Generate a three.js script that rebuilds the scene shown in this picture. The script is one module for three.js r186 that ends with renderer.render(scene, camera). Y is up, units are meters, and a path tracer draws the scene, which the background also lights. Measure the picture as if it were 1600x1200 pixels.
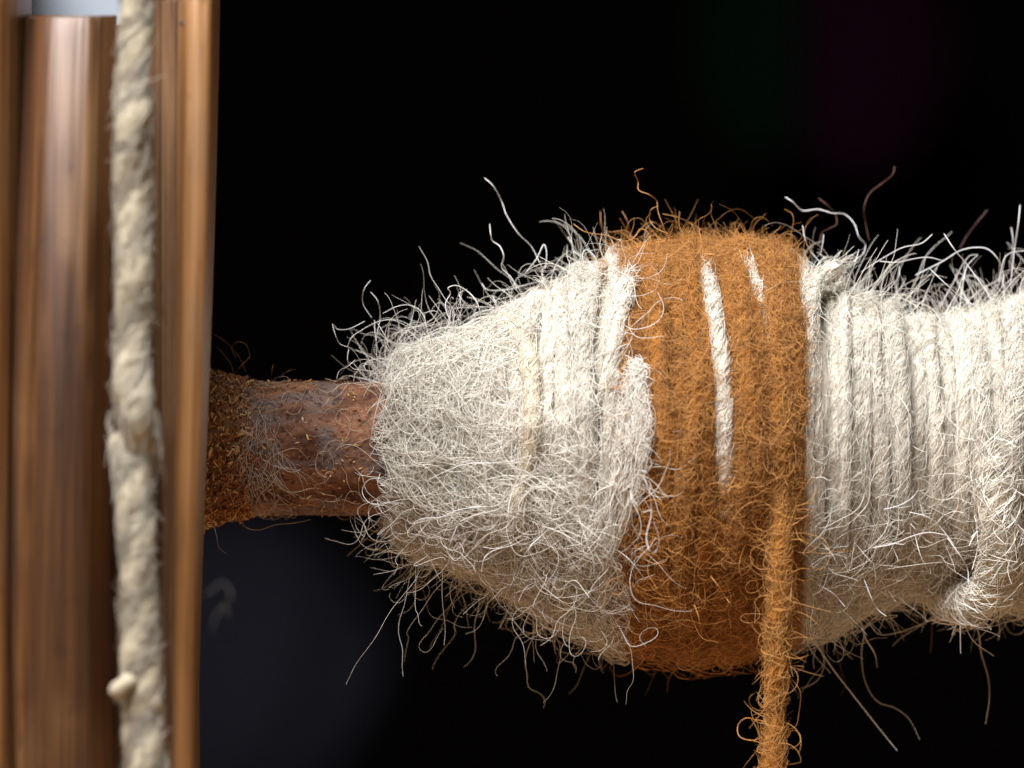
import * as THREE from 'three';
import { RectAreaLightUniformsLib } from 'three/addons/lights/RectAreaLightUniformsLib.js';

// ---------------------------------------------------------------- camera, light, exposure
const PX = 5.5e-5, DIST = 0.40;                    // one pixel of the photograph at the spindle axis; camera distance from the axis
const scene = new THREE.Scene();
scene.background = new THREE.Color(0x000000);
const camera = new THREE.PerspectiveCamera(2 * Math.atan(600 * PX / DIST) * 180 / Math.PI, 4 / 3, 0.02, 60);
camera.position.set(0, 0, DIST);
camera.lookAt(0, 0, 0);
camera.focus = DIST - 0.0078;
camera.userData.fStop = 25;
const renderer = new THREE.WebGLRenderer({ antialias: true });
renderer.setSize(1024, 768);
renderer.toneMapping = THREE.LinearToneMapping;
renderer.toneMappingExposure = 1.0;
renderer.shadowMap.enabled = true;
RectAreaLightUniformsLib.init();
const windowAt = new THREE.Vector3(-0.20, 0.62, 0.36), windowSize = [0.46, 0.40];
const daylight = new THREE.RectAreaLight(0xfafaff, 30, windowSize[0], windowSize[1]);
daylight.name = 'window_daylight';
daylight.position.copy(windowAt);
daylight.lookAt(0, 0, 0);
scene.add(daylight);

// ---------------------------------------------------------------- helpers
let seed = 20240611;
const rnd = () => { seed = (seed + 0x6d2b79f5) | 0; let t = Math.imul(seed ^ (seed >>> 15), 1 | seed); t = (t + Math.imul(t ^ (t >>> 7), 61 | t)) ^ t; return ((t ^ (t >>> 14)) >>> 0) / 4294967296; };
const rr = (a, b) => a + (b - a) * rnd();
const gauss = () => (rnd() + rnd() + rnd() + rnd() - 2) * 1.0;
const { clamp, lerp, smoothstep } = THREE.MathUtils;
const hash = (x, y, s) => { let h = Math.imul(x | 0, 374761393) ^ Math.imul(y | 0, 668265263) ^ Math.imul(s | 0, 974634777); h = Math.imul(h ^ (h >>> 13), 1274126177); return ((h ^ (h >>> 16)) >>> 0) / 4294967296; };
function vnoise(x, y, s = 0, px = 0, py = 0) {       // value noise, periodic when px, py are given
  const ix = Math.floor(x), iy = Math.floor(y), fx = x - ix, fy = y - iy, u = fx * fx * (3 - 2 * fx), v = fy * fy * (3 - 2 * fy);
  const m = (i, p) => p ? ((i % p) + p) % p : i;
  const a = hash(m(ix, px), m(iy, py), s), b = hash(m(ix + 1, px), m(iy, py), s), c = hash(m(ix, px), m(iy + 1, py), s), d = hash(m(ix + 1, px), m(iy + 1, py), s);
  return lerp(lerp(a, b, u), lerp(c, d, u), v);
}
const fbm = (x, y, s, px, py, o = 4) => { let t = 0, a = 0.5, k = 1; for (let i = 0; i < o; i++, a *= 0.5, k *= 2) t += a * vnoise(x * k, y * k, s + i, px * k, py * k); return t / (1 - Math.pow(0.5, o)); };
const at = (px, py, zmm = 0) => { const z = zmm * 1e-3, s = (DIST - z) / DIST; return new THREE.Vector3((px - 800) * PX * s, (600 - py) * PX * s, z); };
const taken = new Map();
const numbered = (n) => { const k = taken.get(n) ?? 0; taken.set(n, k + 1); return k ? n + '_' + String(k).padStart(3, '0') : n; };
function thing(name, label, category, pos = [0, 0, 0], group) {
  const g = new THREE.Group(); g.name = numbered(name); g.position.set(...pos); g.userData = { label, category };
  if (group) g.userData.group = group;
  scene.add(g); return g;
}
function part(name, geo, mat, parent, kind) {
  const m = new THREE.Mesh(geo, mat); m.name = name; m.castShadow = m.receiveShadow = true;
  if (kind) m.userData.kind = kind;
  parent.add(m); return m;
}
function texture(w, h, f, srgb) {
  const d = new Uint8Array(w * h * 4);
  for (let y = 0; y < h; y++) for (let x = 0; x < w; x++) { const c = f(x / w, y / h); for (let k = 0; k < 3; k++) d[(y * w + x) * 4 + k] = clamp(Math.round(255 * (Array.isArray(c) ? c[k] : c)), 0, 255); d[(y * w + x) * 4 + 3] = 255; }
  const t = new THREE.DataTexture(d, w, h); t.wrapS = t.wrapT = THREE.RepeatWrapping; t.magFilter = THREE.LinearFilter; t.minFilter = THREE.LinearMipmapLinearFilter; t.generateMipmaps = true;
  if (srgb) t.colorSpace = THREE.SRGBColorSpace;
  t.needsUpdate = true; return t;
}
const mixc = (a, b, t) => a.map((v, i) => lerp(v, b[i], clamp(t, 0, 1)));
const hex = (h) => [(h >> 16 & 255) / 255, (h >> 8 & 255) / 255, (h & 255) / 255];

// ---------------------------------------------------------------- shape of the wound spindle (pixels of the photograph at the axis)
const AXIS = 700, YA = (600 - AXIS) * PX;
const PROFILE = [[560, 100], [596, 108], [630, 134], [680, 156], [740, 178], [800, 212], [860, 247], [920, 278], [975, 302], [1010, 312], [1080, 322], [1160, 316], [1240, 296], [1300, 262], [1360, 238], [1420, 212], [1480, 203], [1540, 214], [1600, 234], [1680, 250], [1760, 240], [1840, 190], [1900, 120]];
function R(x) {
  if (x <= PROFILE[0][0]) return PROFILE[0][1];
  for (let i = 1; i < PROFILE.length; i++) if (x <= PROFILE[i][0]) {
    const [x0, r0] = PROFILE[i - 1], [x1, r1] = PROFILE[i], t = (x - x0) / (x1 - x0);
    const p = PROFILE[Math.max(0, i - 2)], n = PROFILE[Math.min(PROFILE.length - 1, i + 1)];
    const m0 = (r1 - p[1]) / (x1 - p[0]) * (x1 - x0), m1 = (n[1] - r0) / (n[0] - x0) * (x1 - x0), t2 = t * t, t3 = t2 * t;
    return (2 * t3 - 3 * t2 + 1) * r0 + (t3 - 2 * t2 + t) * m0 + (-2 * t3 + 3 * t2) * r1 + (t3 - t2) * m1;
  }
  return PROFILE[PROFILE.length - 1][1];
}
// a point of the winding: x in axis pixels, angle f (0 faces the camera, 90 degrees is up), radius in pixels
const lean = (x) => -(x - 700) / 800 * 0.0045;     // the spindle leans away from the camera towards the right
const leanGeometry = (g) => { const p = g.attributes.position; for (let i = 0; i < p.count; i++) p.setZ(i, p.getZ(i) + lean(p.getX(i) / PX + 800)); return g; };
const around = (x, f, r) => new THREE.Vector3((x - 800) * PX, YA + r * Math.sin(f) * PX, r * Math.cos(f) * PX + lean(x));
const Rf = (x, f) => R(x) + (x < 960 ? 30 : 18) * (fbm(x / 70 + 20, (Math.cos(f) + 2) * 2.2 + Math.sin(f) * 3.1 + 20, 301, 0, 0, 3) - 0.5);   // with the lumps of hand winding
// photograph pixel -> (x, f) on the surface seen there
function seen(px, py, lift = 0) {
  let x = px, y = py, f = 0;
  for (let k = 0; k < 8; k++) {
    const r = R(x) + lift; f = Math.asin(clamp((AXIS - y) / r, -1, 1));
    const s = (DIST - r * Math.cos(f) * PX - lean(x)) / DIST; x = 800 + (px - 800) * s; y = 600 + (py - 600) * s;
  }
  return [x, f];
}

// ---------------------------------------------------------------- materials
const fibreMat = (o) => new THREE.MeshPhysicalMaterial({ roughness: 0.5, specularIntensity: 0.6, vertexColors: true, ...o });
const WHITE = [0.82, 0.77, 0.665], ORANGE = [0.50, 0.24, 0.068];
const streak = texture(512, 256, (u, v) => { const a = vnoise(u * 24 + v * 8, v * 90, 5, 0, 90), b = vnoise(u * 60 + v * 16, v * 128, 9, 0, 128), c = fbm(u * 8, v * 8, 3, 8, 8); return 0.25 + 0.35 * a + 0.25 * b + 0.15 * c; });
function yarnMat(lo, hi, seed_) {
  const map = texture(512, 256, (u, v) => { const a = vnoise(u * 24 + v * 8, v * 90, 5, 0, 90), b = vnoise(u * 60 + v * 16, v * 128, 9, 0, 128), c = fbm(u * 6, v * 4, seed_, 6, 4); return mixc(lo, hi, 0.45 * a + 0.3 * b + 0.45 * c - 0.1); }, true);
  return new THREE.MeshPhysicalMaterial({ map, roughness: 0.9, specularIntensity: 0.25, bumpMap: streak, bumpScale: 1.2e-4, sheen: 0.3, sheenRoughness: 0.6, sheenColor: new THREE.Color(0.5, 0.5, 0.5) });
}
const M = {
  whiteYarn: yarnMat(hex(0xc6baa2), hex(0xf2ebdc), 31), creamYarn: yarnMat(hex(0xd6c6a6), hex(0xefe4cc), 37), orangeYarn: yarnMat(hex(0x8a5218), hex(0xbd7e38), 41), cordYarn: yarnMat(hex(0x998e76), hex(0xcdc2a8), 43),
  fibre: fibreMat({}), fibreFine: fibreMat({ roughness: 0.6 }),
};

// ---------------------------------------------------------------- fibres: thin three-sided tubes collected into one geometry
class Fibres {
  constructor() { this.p = []; this.n = []; this.c = []; this.i = []; }
  add(pts, rad, col, taper = 0.35, sides = 3) {
    const N = pts.length, base = this.p.length / 3, t = new THREE.Vector3(), u = new THREE.Vector3(0.31, 0.87, 0.38), w = new THREE.Vector3();
    for (let k = 0; k < N; k++) {
      t.subVectors(pts[Math.min(N - 1, k + 1)], pts[Math.max(0, k - 1)]).normalize();
      u.addScaledVector(t, -u.dot(t)); if (u.lengthSq() < 1e-6) u.set(t.y, -t.x, 0.01).addScaledVector(t, -t.dot(u)); u.normalize(); w.crossVectors(t, u);
      const e = k / (N - 1), r = rad * (1 - (1 - taper) * Math.pow(e, 3)) * (k === 0 ? 0.6 : 1);
      for (let s = 0; s < sides; s++) {
        const a = s / sides * 2 * Math.PI, ca = Math.cos(a), sa = Math.sin(a), nx = u.x * ca + w.x * sa, ny = u.y * ca + w.y * sa, nz = u.z * ca + w.z * sa;
        this.p.push(pts[k].x + nx * r, pts[k].y + ny * r, pts[k].z + nz * r); this.n.push(nx, ny, nz); this.c.push(col[0], col[1], col[2]);
      }
      if (k) for (let s = 0; s < sides; s++) { const a = base + (k - 1) * sides + s, b = base + (k - 1) * sides + (s + 1) % sides, c = a + sides, d = b + sides; this.i.push(a, b, c, b, d, c); }
    }
  }
  geometry() {
    const g = new THREE.BufferGeometry();
    g.setAttribute('position', new THREE.Float32BufferAttribute(this.p, 3)); g.setAttribute('normal', new THREE.Float32BufferAttribute(this.n, 3)); g.setAttribute('color', new THREE.Float32BufferAttribute(this.c, 3));
    g.setIndex(this.i); return g;
  }
}
const tint = (c, v = 0.12) => { const k = 1 + rr(-v, v), w = rr(-0.03, 0.03); return [clamp(c[0] * k + w * 0.4, 0, 0.9), clamp(c[1] * k, 0, 0.9), clamp(c[2] * k - w * 0.4, 0, 0.9)]; };
const smoothPath = (pts, n) => new THREE.CatmullRomCurve3(pts, false, 'centripetal').getPoints(n);
// a short sleeve of fibres hugging a strand that runs along x, radius 1 strand radius of r0 pixels
function sleeveGeometry({ n, length = 60, r0 = 15, len, lay = 0.5, stray: wild = 0.3, curl = 1, lift = 3, tip = 6, tips = 0.3, rad, col, segs = 8 }) {
  const F = new Fibres();
  for (let k = 0; k < n; k++) {
    let x = rr(-length / 2, length / 2), a = rr(0, 6.2832), psi = lay + gauss() * wild + (rnd() < 0.5 ? Math.PI : 0);
    const L = rr(...len), st = L / segs, base = r0 * rr(0.9, 1.1), up = rnd() * lift, tp = rnd() < tips ? tip * rr(0.3, 1.4) : 0, ka = rr(-1, 1) * curl, ph = rr(0, 6), fr = rr(2, 6), pts = [];
    for (let s = 0; s <= segs; s++) {
      const e = s / segs, r = base + up * Math.sin(Math.PI * e) + tp * e * e * e;
      pts.push(new THREE.Vector3(x, r * Math.cos(a), r * Math.sin(a)).multiplyScalar(PX));
      psi += (ka + curl * Math.sin(fr * e + ph)) / segs; x += Math.cos(psi) * st; a += Math.sin(psi) * st / r;
    }
    F.add(pts, rr(0.75, 1.2) * rad * PX, tint(col, 0.16), 0.5);
  }
  return F.geometry();
}
const sleeves = (k, o) => Array.from({ length: k }, () => sleeveGeometry(o));
// sleeves set one after another along strands; fewer on the far side
function dress(strands, spacing, r0 = 15, back = 0.35) {
  const list = [], X = new THREE.Vector3(), Y = new THREE.Vector3(), Z = new THREE.Vector3();
  for (const S of strands) {
    let d = 0; const tone = rr(0.82, 1.1);
    for (let k = 1; k < S.length; k++) {
      d += S[k].p.distanceTo(S[k - 1].p) / PX;
      if (d < spacing) continue;
      d = 0; const f = S[k];
      if (f.u.z < -0.35 && rnd() > back) continue;
      const a = rr(0, 6.2832), q = f.r / r0; X.copy(f.t); Y.copy(f.u).multiplyScalar(Math.cos(a)).addScaledVector(f.w, Math.sin(a)); Z.crossVectors(X, Y);
      list.push([new THREE.Matrix4().makeBasis(X.clone(), Y.clone().multiplyScalar(q), Z.clone().multiplyScalar(q)).setPosition(f.p), tone * rr(0.88, 1.08)]);
    }
  }
  return list;
}
function instanced(name, geo, mat, list, parent) {
  const m = new THREE.InstancedMesh(geo, mat, list.length); m.name = name; m.userData.kind = 'stuff'; m.castShadow = m.receiveShadow = true;
  const c = new THREE.Color();
  list.forEach(([mx, k], i) => { m.setMatrixAt(i, mx); m.setColorAt(i, c.setRGB(k, k, k)); });
  parent.add(m); return m;
}

// ---------------------------------------------------------------- yarn: a twisted strand swept along a path
function strand(pts, rad, { plies = 2, pitch = 70, depth = 0.2, sides = 11, out = null, lump = 0.08, sd = 1, flat = 1, ends = true, closed = 0 } = {}) {
  const N = pts.length, P = [], UV = [], I = [], t = new THREE.Vector3(), u = new THREE.Vector3(0, 0.2, 1), w = new THREE.Vector3(), frames = [];
  let len = 0;
  for (let k = 0; k < N; k++) {
    t.subVectors(pts[Math.min(N - 1, k + 1)], pts[Math.max(0, k - 1)]).normalize();
    if (out) u.copy(out[k]);
    u.addScaledVector(t, -u.dot(t)).normalize(); w.crossVectors(t, u);
    if (k) len += pts[k].distanceTo(pts[k - 1]) / PX;
    const e = k / (N - 1), cap = ends ? Math.sqrt(clamp(Math.min(e, 1 - e) * N / 4, 0.02, 1)) : 1, r0 = (typeof rad === 'function' ? rad(e) : rad) * (1 + lump * 2 * (vnoise(len / 45, sd * 7.3, 77) - 0.5)) * cap;
    frames.push({ p: pts[k].clone(), t: t.clone(), u: u.clone(), w: w.clone(), r: r0 });
    for (let s = 0; s <= sides; s++) {
      const a = s / sides * 2 * Math.PI, tw = len / pitch * 2 * Math.PI, lobe = Math.pow(Math.abs(Math.cos((a - tw) * plies / 2)), 0.8), r = r0 * (1 - depth + depth * 1.5 * lobe) * (1 + 0.06 * (vnoise(len / 9, s % sides * 1.7 + sd * 3, 12) - 0.5));
      const ca = Math.cos(a) * r * PX * flat, sa = Math.sin(a) * r * PX;
      P.push(pts[k].x + u.x * ca + w.x * sa, pts[k].y + u.y * ca + w.y * sa, pts[k].z + u.z * ca + w.z * sa); UV.push(len / 160 + sd * 0.37, s / sides + tw / 6.283);
    }
  }
  const q = sides + 1;
  for (let k = 0; k < N - 1; k++) for (let s = 0; s < sides; s++) { const a = k * q + s; I.push(a, a + 1, a + q, a + 1, a + q + 1, a + q); }
  const g = new THREE.BufferGeometry(); g.setAttribute('position', new THREE.Float32BufferAttribute(P, 3)); g.setAttribute('uv', new THREE.Float32BufferAttribute(UV, 2)); g.setIndex(I); g.computeVertexNormals();
  const n = g.attributes.normal; for (let k = 0; k < N; k++) { const a = k * q, b = a + sides, v = new THREE.Vector3(n.getX(a) + n.getX(b), n.getY(a) + n.getY(b), n.getZ(a) + n.getZ(b)).normalize(); n.setXYZ(a, v.x, v.y, v.z); n.setXYZ(b, v.x, v.y, v.z); }
  return { g, frames };
}
// one turn of yarn round the spindle
function turn(xc, { pitch = 24, wob = 5, rs = 15, drop = 0, sd = 1, rings = 240, depth = 0.2 }) {
  const pts = [], out = [], p1 = rr(0, 6.3), p2 = rr(0, 6.3);
  for (let k = 0; k <= rings; k++) {
    const e = k / rings, f = Math.PI * (1 + 2 * e), x = xc + (e - 0.5) * pitch + wob * Math.sin(f + p1) + wob * 0.4 * Math.sin(3 * f + p2);
    const r = Rf(x, f) - rs * 0.9 - drop + 4 * (vnoise(e * 9, sd * 3.1, 5) - 0.5);
    pts.push(around(x, f, r)); out.push(new THREE.Vector3(0, Math.sin(f), Math.cos(f)));
  }
  return strand(pts, rs, { out, sd, depth, lump: 0.16, pitch: 52 + rr(-8, 8), ends: false });
}
function core(x0, x1, less, mat, parent) {
  const pts = []; for (let k = 0; k <= 40; k++) { const x = lerp(x0, x1, k / 40); pts.push(new THREE.Vector2((R(x) - less) * PX, (x - 800) * PX)); }
  pts.unshift(new THREE.Vector2(90 * PX, (x0 - 800) * PX)); pts.push(new THREE.Vector2(90 * PX, (x1 - 800) * PX));
  const g = new THREE.LatheGeometry(pts, 96); g.rotateZ(-Math.PI / 2); g.translate(0, YA, 0); leanGeometry(g);
  return part('core', g, mat, parent);
}
function scatter(name, templates, list, mat, parent) { const per = templates.map(() => []); list.forEach((m, i) => per[i % templates.length].push(m)); templates.forEach((g, i) => per[i].length && instanced(name, g, mat, per[i], parent)); }

// long curly fibres lying on the winding: a heading that wanders over the surface
function curls(F, { x0, x1, count, len, curl, lift, rad, col, vertical = 0.5, droop = 0, keep = null, step = 6, f0 = -Math.PI, f1 = Math.PI, min = 588, max = 1e6 }) {
  for (let k = 0, guard = 0; k < count && guard < count * 10; guard++) {
    let x = rr(x0, x1), f = rr(f0, f1);
    if (rnd() > R(x) / 330 || (Math.cos(f) < -0.2 && rnd() > 0.3) || (keep && !keep(x, f))) continue;
    k++;
    const L = rr(...len), N = Math.max(8, Math.round(L / step)), st = L / N, c = tint(col, 0.14), s0 = rr(0, 99), base = rr(...lift), amp = rr(2, 10), endUp = rnd() < 0.4 ? rr(5, 34) : 0, pts = [];
    let th = (rnd() < 0.5 ? 1 : -1) * Math.PI / 2 + gauss() * (1 - vertical) * 2.2;
    const bias = rr(-1, 1) * curl * 0.55;
    for (let s = 0; s <= N; s++) {
      const e = s / N, r = Rf(x, f) + base + amp * Math.sin(s0 + e * L / 28) + endUp * e * e;
      const p = around(x, f, r); p.y -= droop * Math.max(0, -Math.sin(f)) * Math.sin(Math.PI * e) * PX;
      pts.push(p);
      th += (bias + (vnoise(s * st / 26, s0, 8) - 0.5) * 2 * curl * 1.5) * st;
      if (x < min + 26 * vnoise(f * 4 + 40, 3, 21) + 18 * (vnoise(f * 13 + 90, 5, 22) - 0.3) && Math.cos(th) < 0) th = Math.PI - th; if (x > max - 34 * vnoise(f * 5 + 60, 4, 23) && Math.cos(th) > 0) th = Math.PI - th; x += Math.cos(th) * st; f += Math.sin(th) * st / (R(x) + 10);
    }
    F.add(pts, rr(0.7, 1.2) * rad * PX, c, 0.5);
  }
}
// fibres standing away from the winding
function flyaways(F, { x0, x1, count, len, curl, rad, col, out = 0.8, loop = 0.7, f0 = -Math.PI, f1 = Math.PI }) {
  for (let k = 0; k < count; k++) {
    const x = rr(x0, x1), f = rr(f0, f1), L = rr(...len) * (rnd() < 0.15 ? 1.5 : 1), N = Math.max(8, Math.round(L / 6)), st = L / N, n = new THREE.Vector3(0, Math.sin(f), Math.cos(f)), p = around(x, f, Rf(x, f) - 6), pts = [];
    const d = n.clone().multiplyScalar(out).add(new THREE.Vector3(rr(-1, 1), rr(-0.7, 0.7), rr(-0.7, 0.7))).normalize(), axis = new THREE.Vector3(rr(-1, 1), rr(-1, 1), rr(-1, 1)).cross(d).normalize(), s0 = rr(0, 99), b = rr(-1, 1) * 0.6 * curl * loop;
    for (let s = 0; s <= N; s++) {
      pts.push(p.clone());
      d.applyAxisAngle(axis, (b + (vnoise(s * st / 24, s0, 4) - 0.5) * 1.5 * curl) * st); axis.addScaledVector(d, -axis.dot(d)).addScaledVector(n, 0.03 * Math.sin(s0 + s * 0.7)).normalize(); d.y -= 0.004 * st * 0.3; d.normalize();
      p.addScaledVector(d, st * PX);
    }
    F.add(pts, rr(0.6, 1.05) * rad * PX, tint(col, 0.15), 0.5);
  }
}
// a single fibre traced through points of the photograph, each at its own depth (mm from the axis, towards the camera)
function stray(parent, path, z, rad, col, z1 = z) {
  const F = new Fibres(), pts = path.map(([x, y], i) => at(x, y, lerp(z, z1, i / (path.length - 1)) + 0.5 * Math.sin(i * 2.1)));
  F.add(smoothPath(pts, path.length * 8), 0.4 * rad * PX, col, 0.6, 5);
  return part('stray_fibre', F.geometry(), M.fibre, parent);
}

// ---------------------------------------------------------------- the setting
function setting() {
  const dark = new THREE.MeshLambertMaterial({ color: new THREE.Color(0.26, 0.17, 0.15) });
  const back = part('backdrop', new THREE.BoxGeometry(24, 10, 0.2), dark, scene, 'structure'); back.position.set(0, 3, -15);
  const earth = texture(256, 256, (u, v) => mixc(hex(0x8c6c4c), hex(0xb09070), fbm(u * 8, v * 8, 61, 8, 8)), true); earth.repeat.set(8, 8);
  const ground = part('ground', new THREE.BoxGeometry(2.4, 0.04, 2.2), new THREE.MeshStandardMaterial({ map: earth, roughness: 1 }), scene, 'structure'); ground.position.set(0, -0.24, 0.1);
  // the window whose daylight falls on the spindle
  const w = thing('daylight_window', 'bright daylight window above the spindle', 'window', windowAt.toArray());
  w.lookAt(0, 0, 0);
  const frameMat = new THREE.MeshStandardMaterial({ color: new THREE.Color(0.25, 0.18, 0.12), roughness: 0.7 }), [ww, wh] = windowSize;
  const pane = part('pane', new THREE.BoxGeometry(ww, wh, 0.004), new THREE.MeshStandardMaterial({ color: 0xffffff, emissive: new THREE.Color(1, 0.98, 0.95), emissiveIntensity: 1 }), w); pane.position.z = -0.006;
  for (const s of [-1, 1]) { part('frame', new THREE.BoxGeometry(ww + 0.08, 0.04, 0.03), frameMat, w).position.set(0, s * (wh / 2 + 0.021), -0.01); part('frame', new THREE.BoxGeometry(0.038, wh, 0.03), frameMat, w).position.set(s * (ww / 2 + 0.021), 0, -0.01); }
}
setting();

// ---------------------------------------------------------------- wooden post
function post() {
  const t = thing('wooden_post', 'varnished brown wooden post with a notched middle slat beside the spindle', 'post');
  const grain = (lo, mid, hi, sd) => texture(512, 512, (u, v) => {
    const w = u + 0.012 * (fbm(u * 4, v * 5, sd + 50, 4, 0, 2) - 0.5), a = fbm(w * 13, v * 1.8, sd, 13, 0, 5), b = fbm(w * 5, v * 3.5, sd + 9, 5, 0, 4), c = vnoise(u * 120, v * 9, sd + 20, 120, 0), d = fbm(u * 5, v * 6, sd + 31, 5, 0, 3);
    const k = clamp(0.5 + 1.5 * (0.5 * a + 0.32 * b + 0.18 * c - 0.5), 0, 1); let col = k < 0.5 ? mixc(lo, mid, k * 2) : mixc(mid, hi, k * 2 - 1);
    col = mixc(col, hex(0x8c6c4a), smoothstep(d, 0.45, 0.72) * 0.6); return mixc(col, lo, smoothstep(fbm(u * 30, v * 40, sd + 70, 30, 0, 3), 0.64, 0.85) * 0.25);
  }, true);
  const bump = texture(256, 256, (u, v) => fbm(u * 40, v * 3, 71, 40, 0, 4));
  const wood = (lo, mid, hi, sd, rough) => new THREE.MeshPhysicalMaterial({ map: grain(hex(lo), hex(mid), hex(hi), sd), roughness: rough, bumpMap: bump, bumpScale: 3.5e-4, clearcoat: 0.5, clearcoatRoughness: 0.5 });
  const panelMat = wood(0x1e0e04, 0x573516, 0xa07a4c, 3, 0.46), railMat = wood(0x633c1a, 0x966838, 0xc89e72, 17, 0.44), sideMat = wood(0x3a220e, 0x5c3b1c, 0x7d5630, 27, 0.6);
  // a bar swept down the post: section(v) gives its outline in (photo x, depth mm) at height py
  function bar(name, section, y0, y1, mat, rows = 60, wave = 0) {
    const P = [], UV = [], I = []; let q = 0;
    for (let k = 0; k <= rows; k++) {
      const py = lerp(y0, y1, k / rows), s = section(py); q = s.length;
      s.forEach(([x, z], i) => { const w = k === 0 ? wave * (vnoise(i * 0.7, 3, 5) - 0.5) : 0, p = at(x, py + w, z); P.push(p.x, p.y, p.z); UV.push(i / (q - 1) * 0.9, py / 1500); });
    }
    for (let k = 0; k < rows; k++) for (let s = 0; s < q - 1; s++) { const a = k * q + s; I.push(a, a + q, a + 1, a + 1, a + q, a + q + 1); }
    const cap = (row, flip) => { const c = P.length / 3; let mx = 0, my = 0, mz = 0; for (let s = 0; s < q; s++) { mx += P[(row * q + s) * 3] / q; my += P[(row * q + s) * 3 + 1] / q; mz += P[(row * q + s) * 3 + 2] / q; }
      for (let s = 0; s < q; s++) { P.push(P[(row * q + s) * 3], P[(row * q + s) * 3 + 1], P[(row * q + s) * 3 + 2]); UV.push(s / q * 0.1, 0.5); } P.push(mx, my, mz); UV.push(0.05, 0.52);
      for (let s = 0; s < q - 1; s++) flip ? I.push(c + s, c + s + 1, c + q) : I.push(c + s + 1, c + s, c + q); };
    cap(0, true); cap(rows, false);
    const g = new THREE.BufferGeometry(); g.setAttribute('position', new THREE.Float32BufferAttribute(P, 3)); g.setAttribute('uv', new THREE.Float32BufferAttribute(UV, 2)); g.setIndex(I); g.computeVertexNormals();
    return part(name, g, mat, t);
  }
  const roundBar = (x0, x1, zf, zb, bulge, n = 22) => { const s = []; for (let i = 0; i <= n; i++) { const a = Math.PI * (1 - i / n), c = Math.cos(a), sn = Math.sin(a); s.push([(x0 + x1) / 2 + (x1 - x0) / 2 * Math.sign(c) * Math.pow(Math.abs(c), bulge), zb + (zf - zb) * Math.pow(Math.abs(sn), bulge)]); } s.push([x1, zb - 1], [x0, zb - 1], s[0]); return s; };
  const bow = (py) => -1.55e-5 * Math.pow(py - 640, 2);      // the slat bends back towards its ends
  bar('slat', (py) => roundBar(lerp(40, 4, clamp(py / 1200, -0.1, 1.2)) - 6 * Math.sin(py / 300), 183 - 8 * Math.sin(py / 500), 41 + bow(py), 24, 0.62), 25, 1330, panelMat, 80, 6);
  bar('rail', () => roundBar(-130, 50, 36, 10, 0.7), -140, 1340, railMat);
  const edge = (py) => 342 - 29 * clamp((py - 60) / 1000, -0.1, 1) + 2 * Math.sin(py / 210);
  bar('rail', (py) => roundBar(276 - 0.25 * (342 - edge(py)), edge(py), 38 + 0.4 * bow(py), 8, 0.4), -140, 1340, railMat);
  bar('groove_board', () => [[60, 22], [160, 23], [268, 23.5], [300, 23], [300, 9], [60, 9], [60, 22]], 40, 1340, sideMat);
  bar('groove_board', () => [[232, 23], [245, 27], [268, 27.5], [290, 27], [290, 10], [232, 10], [232, 23]], -140, 1340, sideMat);
  const knotMat = new THREE.MeshPhysicalMaterial({ color: new THREE.Color(0.30, 0.15, 0.035), roughness: 0.4, clearcoat: 0.4 }), darkKnot = new THREE.MeshPhysicalMaterial({ color: new THREE.Color(0.03, 0.018, 0.02), roughness: 0.6 });
  for (const [x, y, z, w, h, m] of [[105, 813, 40.0, 7, 8, knotMat], [62, 962, 37.5, 9, 12, darkKnot], [296, 36, 34.6, 15, 5, darkKnot]]) {
    const g = new THREE.SphereGeometry(1, 20, 12); g.scale(w * PX, h * PX, 4 * PX); const k = part('knot', g, m, t); k.position.copy(at(x, y, z));
  }
  // blue-grey metal plate behind the notch
  const plate = thing('metal_plate', 'pale blue-grey metal plate showing through the notch above the slat', 'plate');
  const g = new THREE.BoxGeometry(210 * PX, 190 * PX, 0.0015); const m = part('sheet', g, new THREE.MeshStandardMaterial({ color: new THREE.Color(0.13, 0.155, 0.18), roughness: 0.6 }), plate); m.position.copy(at(150, -35, 8)); m.rotation.x = -0.5;
  return t;
}
post();

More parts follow.
